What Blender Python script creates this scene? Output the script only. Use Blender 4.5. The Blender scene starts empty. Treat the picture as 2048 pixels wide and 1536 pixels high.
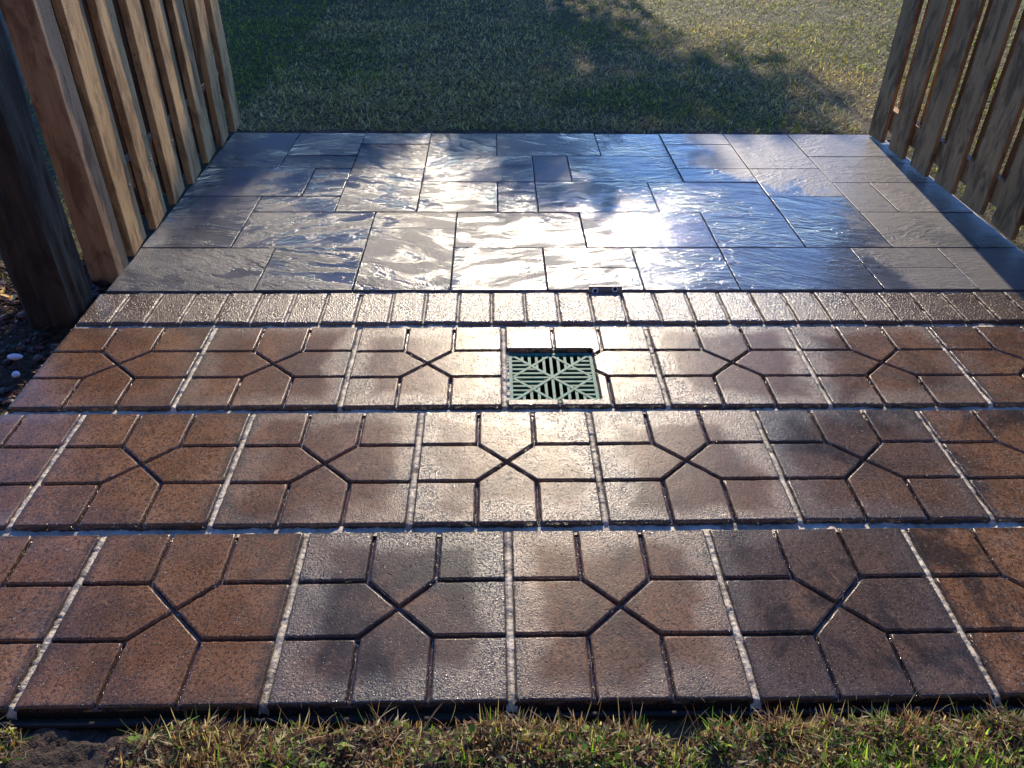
import bpy, bmesh, math, random
import numpy as np
from mathutils import Vector, Matrix, noise
R = math.radians
random.seed(7); rng = np.random.default_rng(11)
scene = bpy.context.scene
COL = scene.collection

# ------------------------------------------------------------------ camera
YAW, PITCH, ROLL = .0276, .6159, .0117
fwd = Vector((math.sin(YAW)*math.cos(PITCH), math.cos(YAW)*math.cos(PITCH), -math.sin(PITCH)))
rgt = Vector((math.cos(YAW), -math.sin(YAW), 0)); upv = rgt.cross(fwd)
r2 = rgt*math.cos(ROLL) + upv*math.sin(ROLL); u2 = -rgt*math.sin(ROLL) + upv*math.cos(ROLL)
cam = bpy.data.objects.new('camera', bpy.data.cameras.new('camera')); COL.objects.link(cam)
M = Matrix((r2, u2, -fwd)).transposed().to_4x4(); M.translation = Vector((-.0275, -.7761, 1.2061))
cam.matrix_world = M
cam.data.sensor_width = 36; cam.data.lens = 1599.1/2048*36
cam.data.clip_start = .01; cam.data.clip_end = 500
scene.camera = cam

# ------------------------------------------------------------------ light
SUN_AZ, SUN_EL = R(4.4), R(27.3)          # azimuth clockwise from +Y
world = bpy.data.worlds.new('World'); scene.world = world; world.use_nodes = True
wn = world.node_tree; bg = wn.nodes['Background']
sky = wn.nodes.new('ShaderNodeTexSky'); sky.sky_type = 'NISHITA'; sky.sun_disc = False
sky.sun_elevation = SUN_EL; sky.sun_rotation = SUN_AZ
sky.air_density = 1.0; sky.dust_density = .25; sky.ozone_density = 3.5
wb = wn.nodes.new('ShaderNodeMix'); wb.data_type = 'RGBA'; wb.blend_type = 'MULTIPLY'; wb.inputs[0].default_value = 1
wb.inputs[7].default_value = (.54, .85, 1.42, 1)          # cool white balance of the picture
wn.links.new(sky.outputs[0], wb.inputs[6]); wn.links.new(wb.outputs[2], bg.inputs[0]); bg.inputs[1].default_value = .15
sd = bpy.data.lights.new('sun', 'SUN'); sd.energy = 4.6; sd.angle = R(.55); sd.color = (1, .84, .62)
sun = bpy.data.objects.new('sun', sd); COL.objects.link(sun)
d = Vector((math.sin(SUN_AZ)*math.cos(SUN_EL), math.cos(SUN_AZ)*math.cos(SUN_EL), math.sin(SUN_EL)))
sun.rotation_euler = d.to_track_quat('Z', 'Y').to_euler(); sun.location = d*20
vs = scene.view_settings; vs.view_transform = 'Standard'; vs.look = 'None'; vs.gamma = 1; vs.exposure = .55

# ------------------------------------------------------------------ node helper
class N:
    def __init__(s, name):
        s.m = bpy.data.materials.new(name); s.m.use_nodes = True; s.t = s.m.node_tree
        s.t.nodes.clear(); s.out = s.n('ShaderNodeOutputMaterial')
    def n(s, typ, **k):
        x = s.t.nodes.new(typ)
        for a, b in k.items(): setattr(x, a, b)
        return x
    def set(s, sock, v):
        if isinstance(v, bpy.types.NodeSocket): s.t.links.new(v, sock)
        elif v is not None:
            if sock.type == 'RGBA' and len(v) == 3: v = (*v, 1)
            sock.default_value = v
    def math(s, op, a, b=None, c=None, clamp=False):
        x = s.n('ShaderNodeMath', operation=op, use_clamp=clamp)
        for i, v in enumerate((a, b, c)): s.set(x.inputs[i], v)
        return x.outputs[0]
    def vmath(s, op, a, b=None):
        x = s.n('ShaderNodeVectorMath', operation=op)
        s.set(x.inputs[0], a); s.set(x.inputs[1], b); return x.outputs[0]
    def noise(s, vec, scale, detail=2, rough=.5, dist=0, w=None):
        x = s.n('ShaderNodeTexNoise', noise_dimensions='4D' if w is not None else '3D')
        s.set(x.inputs['Vector'], vec); x.inputs['Scale'].default_value = scale
        x.inputs['Detail'].default_value = detail; x.inputs['Roughness'].default_value = rough
        x.inputs['Distortion'].default_value = dist
        if w is not None: s.set(x.inputs['W'], w)
        return x.outputs[0]
    def voro(s, vec, scale, feature='F1', rnd=1):
        x = s.n('ShaderNodeTexVoronoi', feature=feature); s.set(x.inputs['Vector'], vec)
        x.inputs['Scale'].default_value = scale; x.inputs['Randomness'].default_value = rnd; return x
    def ramp(s, v, lo, hi, a=0., b=1., smooth=True):
        x = s.n('ShaderNodeMapRange'); x.interpolation_type = 'SMOOTHSTEP' if smooth else 'LINEAR'
        s.set(x.inputs['Value'], v)
        for k, q in (('From Min', lo), ('From Max', hi), ('To Min', a), ('To Max', b)): s.set(x.inputs[k], q)
        return x.outputs[0]
    def mix(s, f, a, b, blend='MIX'):
        x = s.n('ShaderNodeMix', data_type='RGBA', blend_type=blend)
        s.set(x.inputs[0], f); s.set(x.inputs[6], a); s.set(x.inputs[7], b); return x.outputs[2]
    def fmix(s, f, a, b):
        x = s.n('ShaderNodeMix', data_type='FLOAT'); s.set(x.inputs[0], f); s.set(x.inputs[2], a); s.set(x.inputs[3], b); return x.outputs[0]
    def bump(s, h, dist, strength=1., nrm=None):
        x = s.n('ShaderNodeBump'); s.set(x.inputs['Height'], h); x.inputs['Distance'].default_value = dist
        s.set(x.inputs['Strength'], strength); s.set(x.inputs['Normal'], nrm); return x.outputs[0]
    def coords(s, scale=(1, 1, 1)):
        tc = s.n('ShaderNodeTexCoord').outputs['Object']
        return s.vmath('MULTIPLY', tc, scale) if scale != (1, 1, 1) else tc
    def pbsdf(s, col, rough, nrm=None, spec=.5, **k):
        p = s.n('ShaderNodeBsdfPrincipled'); s.set(p.inputs['Base Color'], col); s.set(p.inputs['Roughness'], rough)
        s.set(p.inputs['Normal'], nrm); s.set(p.inputs['Specular IOR Level'], spec)
        for a, b in k.items(): s.set(p.inputs[a], b)
        s.t.links.new(p.outputs[0], s.out.inputs[0]); return p

def oinfo(m):
    oi = m.n('ShaderNodeObjectInfo'); sep = m.n('ShaderNodeSeparateColor'); m.t.links.new(oi.outputs['Color'], sep.inputs[0])
    w = m.math('MULTIPLY', oi.outputs['Random'], 37.)
    return w, sep.outputs[0], sep.outputs[1], sep.outputs[2], oi.outputs['Random']

def mat_tile():
    m = N('wet_brown_concrete'); w, tone, frost, wet, rnd = oinfo(m)
    c = m.coords(); sx = m.n('ShaderNodeSeparateXYZ'); m.t.links.new(c, sx.inputs[0])
    big = m.noise(c, 7, 3, .55, .3, w); med = m.noise(c, 28, 4, .65, 0, w); fine = m.noise(c, 520, 2, .7, 0, w)
    grit = m.noise(c, 300, 2, .7, 0, w); grit2 = m.noise(c, 165, 3, .7, 0, w)
    base = m.mix(m.ramp(big, .3, .7), (.140, .064, .028), (.232, .118, .058))
    base = m.mix(m.math('MULTIPLY', m.ramp(tone, 0, 1), m.ramp(m.noise(c, 5, 2, .5, .4, w), .25, .6, .3, 1)), base, (.072, .050, .040))
    base = m.mix(m.ramp(med, .44, .74, 0, .6), base, (.055, .030, .018))
    base = m.mix(m.ramp(m.noise(c, 11, 3, .6, .5, w), .60, .78, 0, .45), base, (.30, .20, .14))
    # porous dark speckle, pale sand grains
    base = m.mix(m.ramp(grit2, .40, .52, .8, 0), base, (.030, .018, .012))
    base = m.mix(m.ramp(fine, .34, .48, .6, 0), base, (.028, .016, .011))
    pale = m.ramp(grit, .61, .67); base = m.mix(m.math('MULTIPLY', pale, .7), base, (.44, .33, .25))
    # blackened (algae-stained) patches, strongest on the dark toned tiles
    blk = m.math('MULTIPLY', m.ramp(m.noise(c, 4.2, 5, .68, .6, w), .47, .62), m.math('MAXIMUM', m.ramp(tone, 0, 1, .38, 1.), m.ramp(wet, .4, .9, 0, .9))); base = m.mix(blk, base, (.020, .015, .013))
    ax = m.math('ABSOLUTE', sx.outputs[0]); ay = m.math('ABSOLUTE', sx.outputs[1]); mx = m.math('MAXIMUM', ax, ay)
    e = m.math('ADD', mx, m.math('MULTIPLY', m.math('SUBTRACT', m.noise(c, 6, 3, .55, .3, w), .5), .22))
    rim = m.math('MULTIPLY', m.ramp(e, .12, .185), m.ramp(frost, 0, 1))
    edge = m.ramp(m.math('ADD', mx, m.math('MULTIPLY', m.math('SUBTRACT', med, .5), .03)), .180, .199); base = m.mix(m.math('MULTIPLY', edge, .65), base, (.022, .015, .012))
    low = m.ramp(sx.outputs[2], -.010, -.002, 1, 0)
    base = m.mix(m.math('MULTIPLY', low, .75), base, (.030, .018, .012))  # grooves darkened in the colour, for their shade as well as trapped wet
    sh = m.ramp(sx.outputs[2], -.0022, -.0003, 1, 0)                    # worn, wet arrises
    bead = m.ramp(m.math('ADD', grit, m.math('MULTIPLY', m.math('SUBTRACT', med, .5), .25)), m.fmix(rim, .60, .52), m.fmix(rim, .68, .60))
    rough = m.fmix(rim, .30, .36); rough = m.fmix(m.ramp(wet, 0, 1), rough, .22); rough = m.fmix(bead, rough, .12); rough = m.fmix(sh, rough, .13)
    rough = m.math('ADD', rough, m.math('MULTIPLY', m.math('SUBTRACT', med, .5), .16), clamp=True)
    amp = m.math('MULTIPLY', m.fmix(rim, .34, .75), m.fmix(sh, 1., .3))
    pits = m.ramp(m.noise(c, 120, 2, .6, 0, w), .26, .36)
    nr = m.bump(pits, .0014, .9)
    nr = m.bump(m.math('ADD', m.math('MULTIPLY', grit, .5), m.math('ADD', m.math('MULTIPLY', fine, .3), m.math('MULTIPLY', grit2, .5))), .0022, amp, nr)
    nr = m.bump(bead, .0011, m.fmix(rim, .75, 1.), nr)
    nr = m.bump(m.noise(c, 18, 2, .5, 0, w), .0015, .4, nr)
    m.pbsdf(base, rough, nr, m.fmix(m.math('MAXIMUM', bead, sh), m.fmix(rim, m.fmix(frost, .08, .26), .70), .9)); return m.m

def mat_brick():
    m = N('gritty_border_concrete'); w, tone, frost, wet, rnd = oinfo(m); c = m.coords()
    a = m.noise(c, 9, 3, .6, .2, w); g = m.noise(c, 210, 1, .6, 0, w); g2 = m.noise(c, 300, 1, .5, 0, w)
    base = m.mix(m.ramp(a, .3, .7), (.10, .075, .058), (.17, .13, .10))
    base = m.mix(m.ramp(g, .35, .62, .5, 0), base, (.045, .035, .03))
    base = m.mix(m.ramp(g2, .62, .72, 0, .7), base, (.42, .36, .30))
    base = m.mix(m.math('MULTIPLY', tone, .75), base, (.055, .035, .028))
    nr = m.bump(m.math('ADD', g, m.math('MULTIPLY', g2, .45)), .0030, 1.)
    m.pbsdf(base, m.fmix(m.ramp(a, .35, .7), .24, .36), nr, m.fmix(tone, .75, .10)); return m.m

def mat_slate():
    m = N('wet_riven_slate'); w, wet0, frost, warm, rnd = oinfo(m); c = m.coords()
    rot = m.n('ShaderNodeVectorRotate', rotation_type='Z_AXIS'); m.set(rot.inputs['Vector'], c)
    m.set(rot.inputs['Angle'], m.math('MULTIPLY', m.math('SUBTRACT', rnd, .5), 1.1))
    cs = m.vmath('MULTIPLY', rot.outputs[0], (.85, 2.4, 1))
    n1 = m.noise(cs, 4.2, 3, .5, 1.6, w)
    ridge = m.math('SUBTRACT', 1., m.math('ABSOLUTE', m.math('MULTIPLY', m.math('SUBTRACT', n1, .5), 8.)), clamp=True)
    ridge = m.math('POWER', ridge, 1.6)
    n1b = m.noise(cs, 11, 3, .55, 1.2, w)
    ridge2 = m.math('SUBTRACT', 1., m.math('ABSOLUTE', m.math('MULTIPLY', m.math('SUBTRACT', n1b, .48), 8.)), clamp=True)
    steps = m.noise(cs, 2.6, 2, .5, .8, w)
    grain = m.noise(c, 300, 2, .6, 0, w); grain2 = m.noise(c, 150, 3, .65, 0, w)
    wn_ = m.noise(c, 5.5, 4, .6, .6, w)
    geo = m.n('ShaderNodeNewGeometry').outputs['Position']; gx = m.n('ShaderNodeSeparateXYZ'); m.t.links.new(geo, gx.inputs[0])
    X, Y = gx.outputs[0], gx.outputs[1]
    # the puddled area: dries out towards the right fence, the far right corner and, slowly, the left fence
    dr = m.ramp(m.math('ADD', X, m.math('MULTIPLY', m.math('SUBTRACT', Y, 1.4), .10)), .95, 1.62)
    dfar = m.math('MULTIPLY', m.ramp(X, .55, 1.15), m.ramp(Y, 1.95, 2.6))
    dl = m.ramp(X, -.35, -1.05, 0, .46)
    dry = m.math('MAXIMUM', m.math('MAXIMUM', dr, dfar), m.math('MAXIMUM', dl, m.ramp(Y, 2.55, 2.75, 0, .35)))
    wet = m.math('SUBTRACT', m.math('ADD', .72, m.math('MULTIPLY', wet0, .28)), m.math('MULTIPLY', dry, .80))
    wet = m.math('MULTIPLY', wet, m.ramp(wet0, .04, .25, .0, 1))
    wbig = m.noise(geo, 4.5, 4, .6, .5)
    wet = m.ramp(m.math('ADD', wet, m.math('MULTIPLY', m.math('SUBTRACT', wbig, .5), 1.3)), .22, .74, .16, 1)
    fm = m.ramp(m.math('ADD', m.noise(cs, 5, 4, .65, .8, w), m.math('MULTIPLY', rnd, .10)), .47, .62)
    fm = m.math('MULTIPLY', fm, m.ramp(m.math('ADD', X, m.math('MULTIPLY', m.math('SUBTRACT', wbig, .5), .8)), .35, .60, 1, .05))
    dryc = m.mix(warm, (.100, .110, .132), (.140, .128, .118))
    dryc = m.mix(m.ramp(m.noise(c, 13, 4, .65, .4, w), .4, .75, 0, .45), dryc, (.12, .115, .115))
    wetc = m.mix(m.ramp(wn_, .3, .7), (.062, .070, .085), (.10, .105, .115))
    dryc = m.mix(m.ramp(m.noise(geo, 3.1, 4, .65, .8), .46, .64), dryc, (.060, .062, .070)); base = m.mix(m.ramp(wet, .1, .6), dryc, wetc)
    base = m.mix(m.ramp(rnd, 0, 1, 0, .35), base, (.05, .05, .055))
    base = m.mix(m.ramp(m.noise(c, 60, 3, .6, 0, w), .25, .33, .6, 0), base, (.04, .04, .045))
    rough = m.fmix(m.math('MULTIPLY', fm, .95), .075, .30); rough = m.fmix(m.ramp(wet, .10, .95), .46, rough)
    flow = m.noise(cs, 5.0, 3, .45, 1.2, w); nr = m.bump(flow, .0095, m.math('MULTIPLY', m.math('MULTIPLY', m.fmix(wet, .22, 1.), m.fmix(rnd, .55, 1.)), m.ramp(m.noise(geo, 2.4, 3, .6, .5), .36, .60, .50, 1)))
    patch = m.math('MULTIPLY', m.ramp(m.noise(c, 3.5, 2, .5, .4, w), .40, .62, .10, 1), m.fmix(wet, .4, 1.))
    nr = m.bump(m.math('ADD', m.math('MULTIPLY', ridge, .65), m.math('MULTIPLY', ridge2, .6)), .0034, m.math('MULTIPLY', patch, .75), nr)
    nr = m.bump(grain2, .0016, m.fmix(wet, .5, .38), nr); nr = m.bump(m.noise(cs, 42, 4, .7, .4, w), .0026, m.fmix(wet, .6, .5), nr)
    nr = m.bump(grain, .0022, m.math('ADD', .06, m.math('MULTIPLY', fm, .94)), nr)
    m.pbsdf(base, rough, nr, m.fmix(m.ramp(wet, .15, .75), .36, m.fmix(fm, .58, .15))); return m.m

def mat_sand():
    m = N('pale_joint_sand'); c = m.coords(); a = m.noise(c, 260, 2, .7); b = m.noise(c, 14, 3, .6)
    base = m.mix(m.ramp(b, .35, .7), (.34, .29, .22), (.56, .50, .40)); base = m.mix(m.ramp(a, .3, .5, .6, 0), base, (.16, .13, .10)); base = m.mix(m.ramp(m.noise(c, 6, 4, .7, .5), .52, .66, 0, .75), base, (.085, .062, .045))
    m.pbsdf(base, .45, m.bump(a, .0025, .9), .4); return m.m

def mat_wood(name, c1, c2, dark, red=0.):
    m = N(name); oi = m.n('ShaderNodeObjectInfo').outputs['Random']; w = m.math('MULTIPLY', oi, 50.)
    c = m.coords((1, 1, .07)); raw = m.coords()
    g = m.noise(c, 60, 4, .6, .5, w); g2 = m.noise(c, 240, 2, .6, 0, w); b = m.noise(m.coords((1, 1, .5)), 4.5, 3, .6, .3, w)
    base = m.mix(m.ramp(g, .3, .7), c1, c2); base = m.mix(m.ramp(b, .35, .75, 0, .55), base, dark)
    kn = m.voro(m.coords((3.2, 3.2, 1.1)), 3.2).outputs['Distance']
    base = m.mix(m.ramp(kn, .03, .10, .8, 0), base, tuple(q*.35 for q in dark))
    base = m.mix(m.ramp(m.noise(raw, 45, 3, .6, 0, w), .66, .74, 0, .5), base, (.05, .035, .03))
    saw = m.n('ShaderNodeTexWave', wave_type='BANDS', bands_direction='Z'); m.set(saw.inputs['Vector'], raw)
    saw.inputs['Scale'].default_value = 55; saw.inputs['Distortion'].default_value = 4; saw.inputs['Detail'].default_value = 2
    base = m.mix(m.ramp(m.noise(m.coords((1, 1, .35)), 16, 4, .7, .6, w), .46, .62, 0, .7), base, tuple(q*.6 for q in dark))
    base = m.mix(m.ramp(m.noise(m.coords((1, 1, .03)), 170, 2, .6, 0, w), .30, .40, .6, 0), base, tuple(q*.5 for q in dark))
    h = m.math('ADD', m.math('MULTIPLY', g2, .5), m.math('ADD', m.math('MULTIPLY', g, .6), m.math('MULTIPLY', saw.outputs[1], .18)))
    m.pbsdf(base, .62, m.bump(h, .0032, .9), .3); return m.m

def mat_simple(name, col, rough, spec=.5, bs=None, metallic=0., var=.3):
    m = N(name); c = m.coords(); a = m.noise(c, bs or 40, 4, .6)
    base = m.mix(m.ramp(a, .35, .7, 0, var), col, tuple(q*.35 for q in col))
    m.pbsdf(base, rough, m.bump(a, .001, .5), spec, Metallic=metallic); return m.m

def mat_soil(name, a, b, dist=.02):
    m = N(name); c = m.coords(); n1 = m.noise(c, 35, 5, .65); n2 = m.noise(c, 2.2, 3, .5); n3 = m.noise(c, 150, 3, .6)
    base = m.mix(m.ramp(n2, .35, .65), a, b); base = m.mix(m.ramp(n3, .3, .6, .6, 0), base, (.012, .010, .007))
    m.pbsdf(base, .85, m.bump(m.math('ADD', n1, m.math('MULTIPLY', n3, .4)), dist, .8), .25); return m.m

def mat_leafy(name, transl=.45):
    m = N(name); col = m.n('ShaderNodeAttribute', attribute_name='tint').outputs['Color']
    dif = m.n('ShaderNodeBsdfPrincipled'); m.set(dif.inputs['Base Color'], col); dif.inputs['Roughness'].default_value = .55
    dif.inputs['Specular IOR Level'].default_value = .25
    tr = m.n('ShaderNodeBsdfTranslucent'); m.set(tr.inputs[0], m.mix(1., col, (1.5, 1.6, .9), 'MULTIPLY'))
    mx = m.n('ShaderNodeMixShader'); mx.inputs[0].default_value = transl
    m.t.links.new(dif.outputs[0], mx.inputs[1]); m.t.links.new(tr.outputs[0], mx.inputs[2]); m.t.links.new(mx.outputs[0], m.out.inputs[0])
    return m.m

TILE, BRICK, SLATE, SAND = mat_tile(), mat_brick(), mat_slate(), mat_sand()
W_WARM = mat_wood('honey_brown_timber', (.56, .32, .115), (.68, .43, .18), (.30, .15, .055))
W_RED = mat_wood('reddish_brown_timber', (.50, .27, .11), (.60, .35, .17), (.28, .13, .05))
W_SHADE = mat_wood('shade_tinted_brown_timber', (.12, .06, .03), (.17, .09, .045), (.07, .035, .02))  # darker copy for the left back boards, gap shade mixed into the brown
W_GREY = mat_wood('weathered_grey_timber', (.40, .22, .085), (.52, .31, .13), (.14, .075, .03))
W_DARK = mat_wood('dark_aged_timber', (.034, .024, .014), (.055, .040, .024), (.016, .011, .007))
GREEN = mat_simple('verdigris_green_plastic', (.050, .215, .165), .55, .18, 45, 0., .9)
BLACKP = mat_simple('black_plastic', (.010, .010, .011), .65, .2, 30)
PIT = mat_simple('dark_basin_plastic', (.02, .02, .02), .7, .2)
STEEL = mat_simple('dull_zinc_metal', (.40, .39, .36), .5, .5, 90, .6)
RING = mat_simple('pale_steel_ring', (.8, .8, .76), .45, .5, 90, .1)
SOIL = mat_soil('dark_garden_soil', (.055, .040, .030), (.085, .062, .045))
LAWN = mat_soil('lawn_soil_and_thatch', (.058, .048, .022), (.10, .08, .036), .015)
GRASS = mat_leafy('grass_blade', .50)
PLASTW = mat_simple('pale_grey_plastic', (.42, .42, .48), .5)

# ------------------------------------------------------------------ object helpers
def tag(o, label=None, cat=None, group=None, kind=None):
    for k, v in (('label', label), ('category', cat), ('group', group), ('kind', kind)):
        if v: o[k] = v
    return o
def link(name, me, mat, parent=None, loc=None):
    o = bpy.data.objects.new(name, me); COL.objects.link(o)
    if mat and not me.materials: me.materials.append(mat)
    if parent: o.parent = parent
    if loc: o.location = loc
    return o
def empty(name, loc=(0, 0, 0)):
    o = bpy.data.objects.new(name, None); COL.objects.link(o); o.location = loc; o.empty_display_size = .05; return o
def from_np(name, verts, faces_flat, counts, mat, smooth=False, tint=None):
    me = bpy.data.meshes.new(name); nv = len(verts); me.vertices.add(nv); me.vertices.foreach_set('co', verts.astype(np.float32).ravel())
    me.loops.add(len(faces_flat)); me.loops.foreach_set('vertex_index', faces_flat.astype(np.int32))
    me.polygons.add(len(counts)); st = np.concatenate([[0], np.cumsum(counts)[:-1]])
    me.polygons.foreach_set('loop_start', st.astype(np.int32)); me.polygons.foreach_set('loop_total', counts.astype(np.int32))
    if smooth: me.polygons.foreach_set('use_smooth', np.ones(len(counts), bool))
    me.update(calc_edges=True)
    if tint is not None:
        a = me.attributes.new('tint', 'FLOAT_COLOR', 'POINT'); a.data.foreach_set('color', np.concatenate([tint, np.ones((nv, 1))], 1).astype(np.float32).ravel())
    me.materials.append(mat); return me
def grid_mesh(name, x0, x1, y0, y1, step, fz, mat, smooth=True):
    nx = max(2, int((x1-x0)/step)+1); ny = max(2, int((y1-y0)/step)+1)
    X, Y = np.meshgrid(np.linspace(x0, x1, nx), np.linspace(y0, y1, ny)); Z = fz(X, Y)
    v = np.stack([X.ravel(), Y.ravel(), Z.ravel()], 1)
    i = (np.arange(ny-1)[:, None]*nx+np.arange(nx-1)).ravel(); f = np.stack([i, i+1, i+nx+1, i+nx], 1).ravel()
    return from_np(name, v, f, np.full(len(i), 4), mat, smooth)
def vnoise(X, Y, s, seed=0, octaves=3):
    out = np.zeros_like(X, dtype=float); amp = 1.; tot = 0.
    for o in range(octaves):
        r = np.random.default_rng(seed*17+o); T = r.random((64, 64)); u = X*s; v = Y*s
        iu = np.floor(u).astype(int); iv = np.floor(v).astype(int); fu = u-iu; fv = v-iv; fu = fu*fu*(3-2*fu); fv = fv*fv*(3-2*fv)
        a = T[iu % 64, iv % 64]; b = T[(iu+1) % 64, iv % 64]; c = T[iu % 64, (iv+1) % 64]; d_ = T[(iu+1) % 64, (iv+1) % 64]
        out += amp*((a*(1-fu)+b*fu)*(1-fv)+(c*(1-fu)+d_*fu)*fv); tot += amp; amp *= .5; s *= 2.03
    return out/tot

# ---- paving unit built from convex cells with grooves between them and rounded outer arrises
def clip(poly, kinds, nx, ny, c, newkind):          # keep n.p <= c
    out, ok = [], []
    n = len(poly)
    for i in range(n):
        p, q = poly[i], poly[(i+1) % n]; dp = nx*p[0]+ny*p[1]-c; dq = nx*q[0]+ny*q[1]-c
        if dp <= 1e-9:
            out.append(p)
            if dq > 1e-9 and dp < -1e-9:
                t = dp/(dp-dq); ok.append(kinds[i]); out.append((p[0]+(q[0]-p[0])*t, p[1]+(q[1]-p[1])*t)); ok.append(newkind)
            elif dq > 1e-9: ok.append(newkind)
            else: ok.append(kinds[i])
        elif dq < -1e-9:
            t = dp/(dp-dq); out.append((p[0]+(q[0]-p[0])*t, p[1]+(q[1]-p[1])*t)); ok.append(kinds[i])
    # drop degenerate
    P, K = [], []
    for i in range(len(out)):
        a, b = out[i], out[(i+1) % len(out)]
        if math.hypot(a[0]-b[0], a[1]-b[1]) > 1e-4: P.append(a); K.append(ok[i])
    return (P, K) if len(P) >= 3 else (None, None)
def add_cell(bm, poly, kinds, off, Z, depth, seed, jit, step=.012):
    n = len(poly); nr = len(Z)
    def line(i, k):
        p, q = poly[i], poly[(i+1) % n]; dx, dy = q[0]-p[0], q[1]-p[1]; L = math.hypot(dx, dy); nx, ny = -dy/L, dx/L
        o = off[kinds[i]][k]; return (nx, ny, nx*p[0]+ny*p[1]+o)
    rings = []
    samp = []
    for i in range(n):
        p, q = poly[i], poly[(i+1) % n]; samp.append(max(1, int(math.hypot(p[0]-q[0], p[1]-q[1])/step)))
    for k in range(nr):
        cor = []
        for i in range(n):
            a, b = line((i-1) % n, k), line(i, k); det = a[0]*b[1]-a[1]*b[0]
            if abs(det) < 1e-6: cor.append(poly[i]); continue
            cor.append(((a[2]*b[1]-a[1]*b[2])/det, (a[0]*b[2]-a[2]*b[0])/det))
        ring = []
        for i in range(n):
            p, q = cor[i], cor[(i+1) % n]
            for s in range(samp[i]):
                t = s/samp[i]; x, y = p[0]+(q[0]-p[0])*t, p[1]+(q[1]-p[1])*t; z = Z[k]
                v = noise.noise_vector(Vector((x*70+seed*3.1, y*70, seed)))*jit
                v2 = noise.noise_vector(Vector((x*250+seed*3.1, y*250, seed)))*jit*.6
                if k < nr-1:
                    x += (v.x+v2.x)*(1 if k else .0); y += (v.y+v2.y)*(1 if k else .0); z += (v.z+v2.z)*.7
                else: x += v.x*.5; y += v.y*.5
                ring.append(bm.verts.new((x, y, z)))
        rings.append(ring)
    m = len(rings[0])
    for k in range(nr-1):
        for i in range(m):
            f = bm.faces.new((rings[k][i], rings[k][(i+1) % m], rings[k+1][(i+1) % m], rings[k+1][i])); f.smooth = True
    bm.faces.new(rings[-1])
    idx = 0
    for i in range(n):
        if kinds[i] == 'o':
            top = [rings[0][(idx+s) % m] for s in range(samp[i]+1)]; prev = None
            for v in top:
                bvt = bm.verts.new((v.co.x, v.co.y, -depth))
                if prev: bm.faces.new((prev[1], bvt, v, prev[0]))
                prev = (v, bvt)
        idx += samp[i]
OFF_T = {'g': [0, .0032, .0038, .0047, .0076], 'o': [0, .0003, .0010, .0024, .0052], 's': [0]*5}
Z_T = [-.0125, -.0120, -.0040, -.0011, 0]
def tile_cells(w, dpt):
    a, b = w/2, dpt/2; u, v = w*.165, dpt*.165
    o, g = 'o', 'g'
    return [([(-a, -b), (-u, -b), (-u, -v), (-a, -v)], [o, g, g, o]), ([(u, -b), (a, -b), (a, -v), (u, -v)], [o, o, g, g]),
            ([(-a, v), (-u, v), (-u, b), (-a, b)], [g, g, o, o]), ([(u, v), (a, v), (a, b), (u, b)], [g, o, o, g]),
            ([(-u, -b), (u, -b), (u, -v), (0, 0), (-u, -v)], [o, g, g, g, g]), ([(-u, v), (0, 0), (u, v), (u, b), (-u, b)], [g, g, g, o, g]),
            ([(-a, -v), (-u, -v), (0, 0), (-u, v), (-a, v)], [g, g, g, g, o]), ([(a, v), (u, v), (0, 0), (u, -v), (a, -v)], [g, g, g, g, o])]
def unit_mesh(name, cells, mat, off=OFF_T, Z=Z_T, depth=.045, seed=0, jit=.0012, step=.012):
    bm = bmesh.new()
    for p, k in cells: add_cell(bm, p, k, off, Z, depth, seed, jit, step)
    bmesh.ops.remove_doubles(bm, verts=bm.verts, dist=4e-5)
    bmesh.ops.recalc_face_normals(bm, faces=bm.faces)
    me = bpy.data.meshes.new(name); bm.to_mesh(me); bm.free(); me.materials.append(mat); return me
def clipcells(cells, nx, ny, c, kind):
    r = []
    for p, k in cells:
        P, K = clip(p, k, nx, ny, c, kind)
        if P: r.append((P, K))
    return r
ORD = ['first', 'second', 'third', 'fourth', 'fifth', 'sixth', 'seventh', 'eighth', 'ninth', 'tenth', 'eleventh', 'twelfth', 'thirteenth', 'fourteenth',
       'fifteenth', 'sixteenth', 'seventeenth', 'eighteenth', 'nineteenth', 'twentieth', 'twenty-first', 'twenty-second', 'twenty-third', 'twenty-fourth',
       'twenty-fifth', 'twenty-sixth', 'twenty-seventh', 'twenty-eighth', 'twenty-ninth', 'thirtieth', 'thirty-first']

# ------------------------------------------------------------------ ground (one sheet with a hole at the drain), sand bed
HX0, HX1, HY0, HY1 = .012, .250, .860, 1.090
def holed(name, x0, x1, y0, y1, z, mat):
    xs, ys = [x0, HX0, HX1, x1], [y0, HY0, HY1, y1]; v, f = [], []
    for j in range(4):
        for i in range(4): v.append((xs[i], ys[j], z))
    for j in range(3):
        for i in range(3):
            if (i, j) != (1, 1): f += [j*4+i, j*4+i+1, j*4+i+5, j*4+i+4]
    return from_np(name, np.array(v), np.array(f), np.full(len(f)//4, 4), mat)
tag(link('ground', holed('ground', -90, 90, -40, 140, -.034, LAWN), None), kind='structure')
tag(link('patio_bed', holed('patio_bed', -1.245, 1.84, .013, 2.957, -.026, SAND), None), kind='structure')

tag(link('soil_shade_strip', grid_mesh('soil_shade_strip', -1.5, 1.9, 2.958, 3.09, .01, lambda X, Y: -.031+.012*vnoise(X, Y, 35, 71, 3), SOIL), None), kind='structure')  # dark soil edge whose colour also stands in for the shade there
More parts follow.
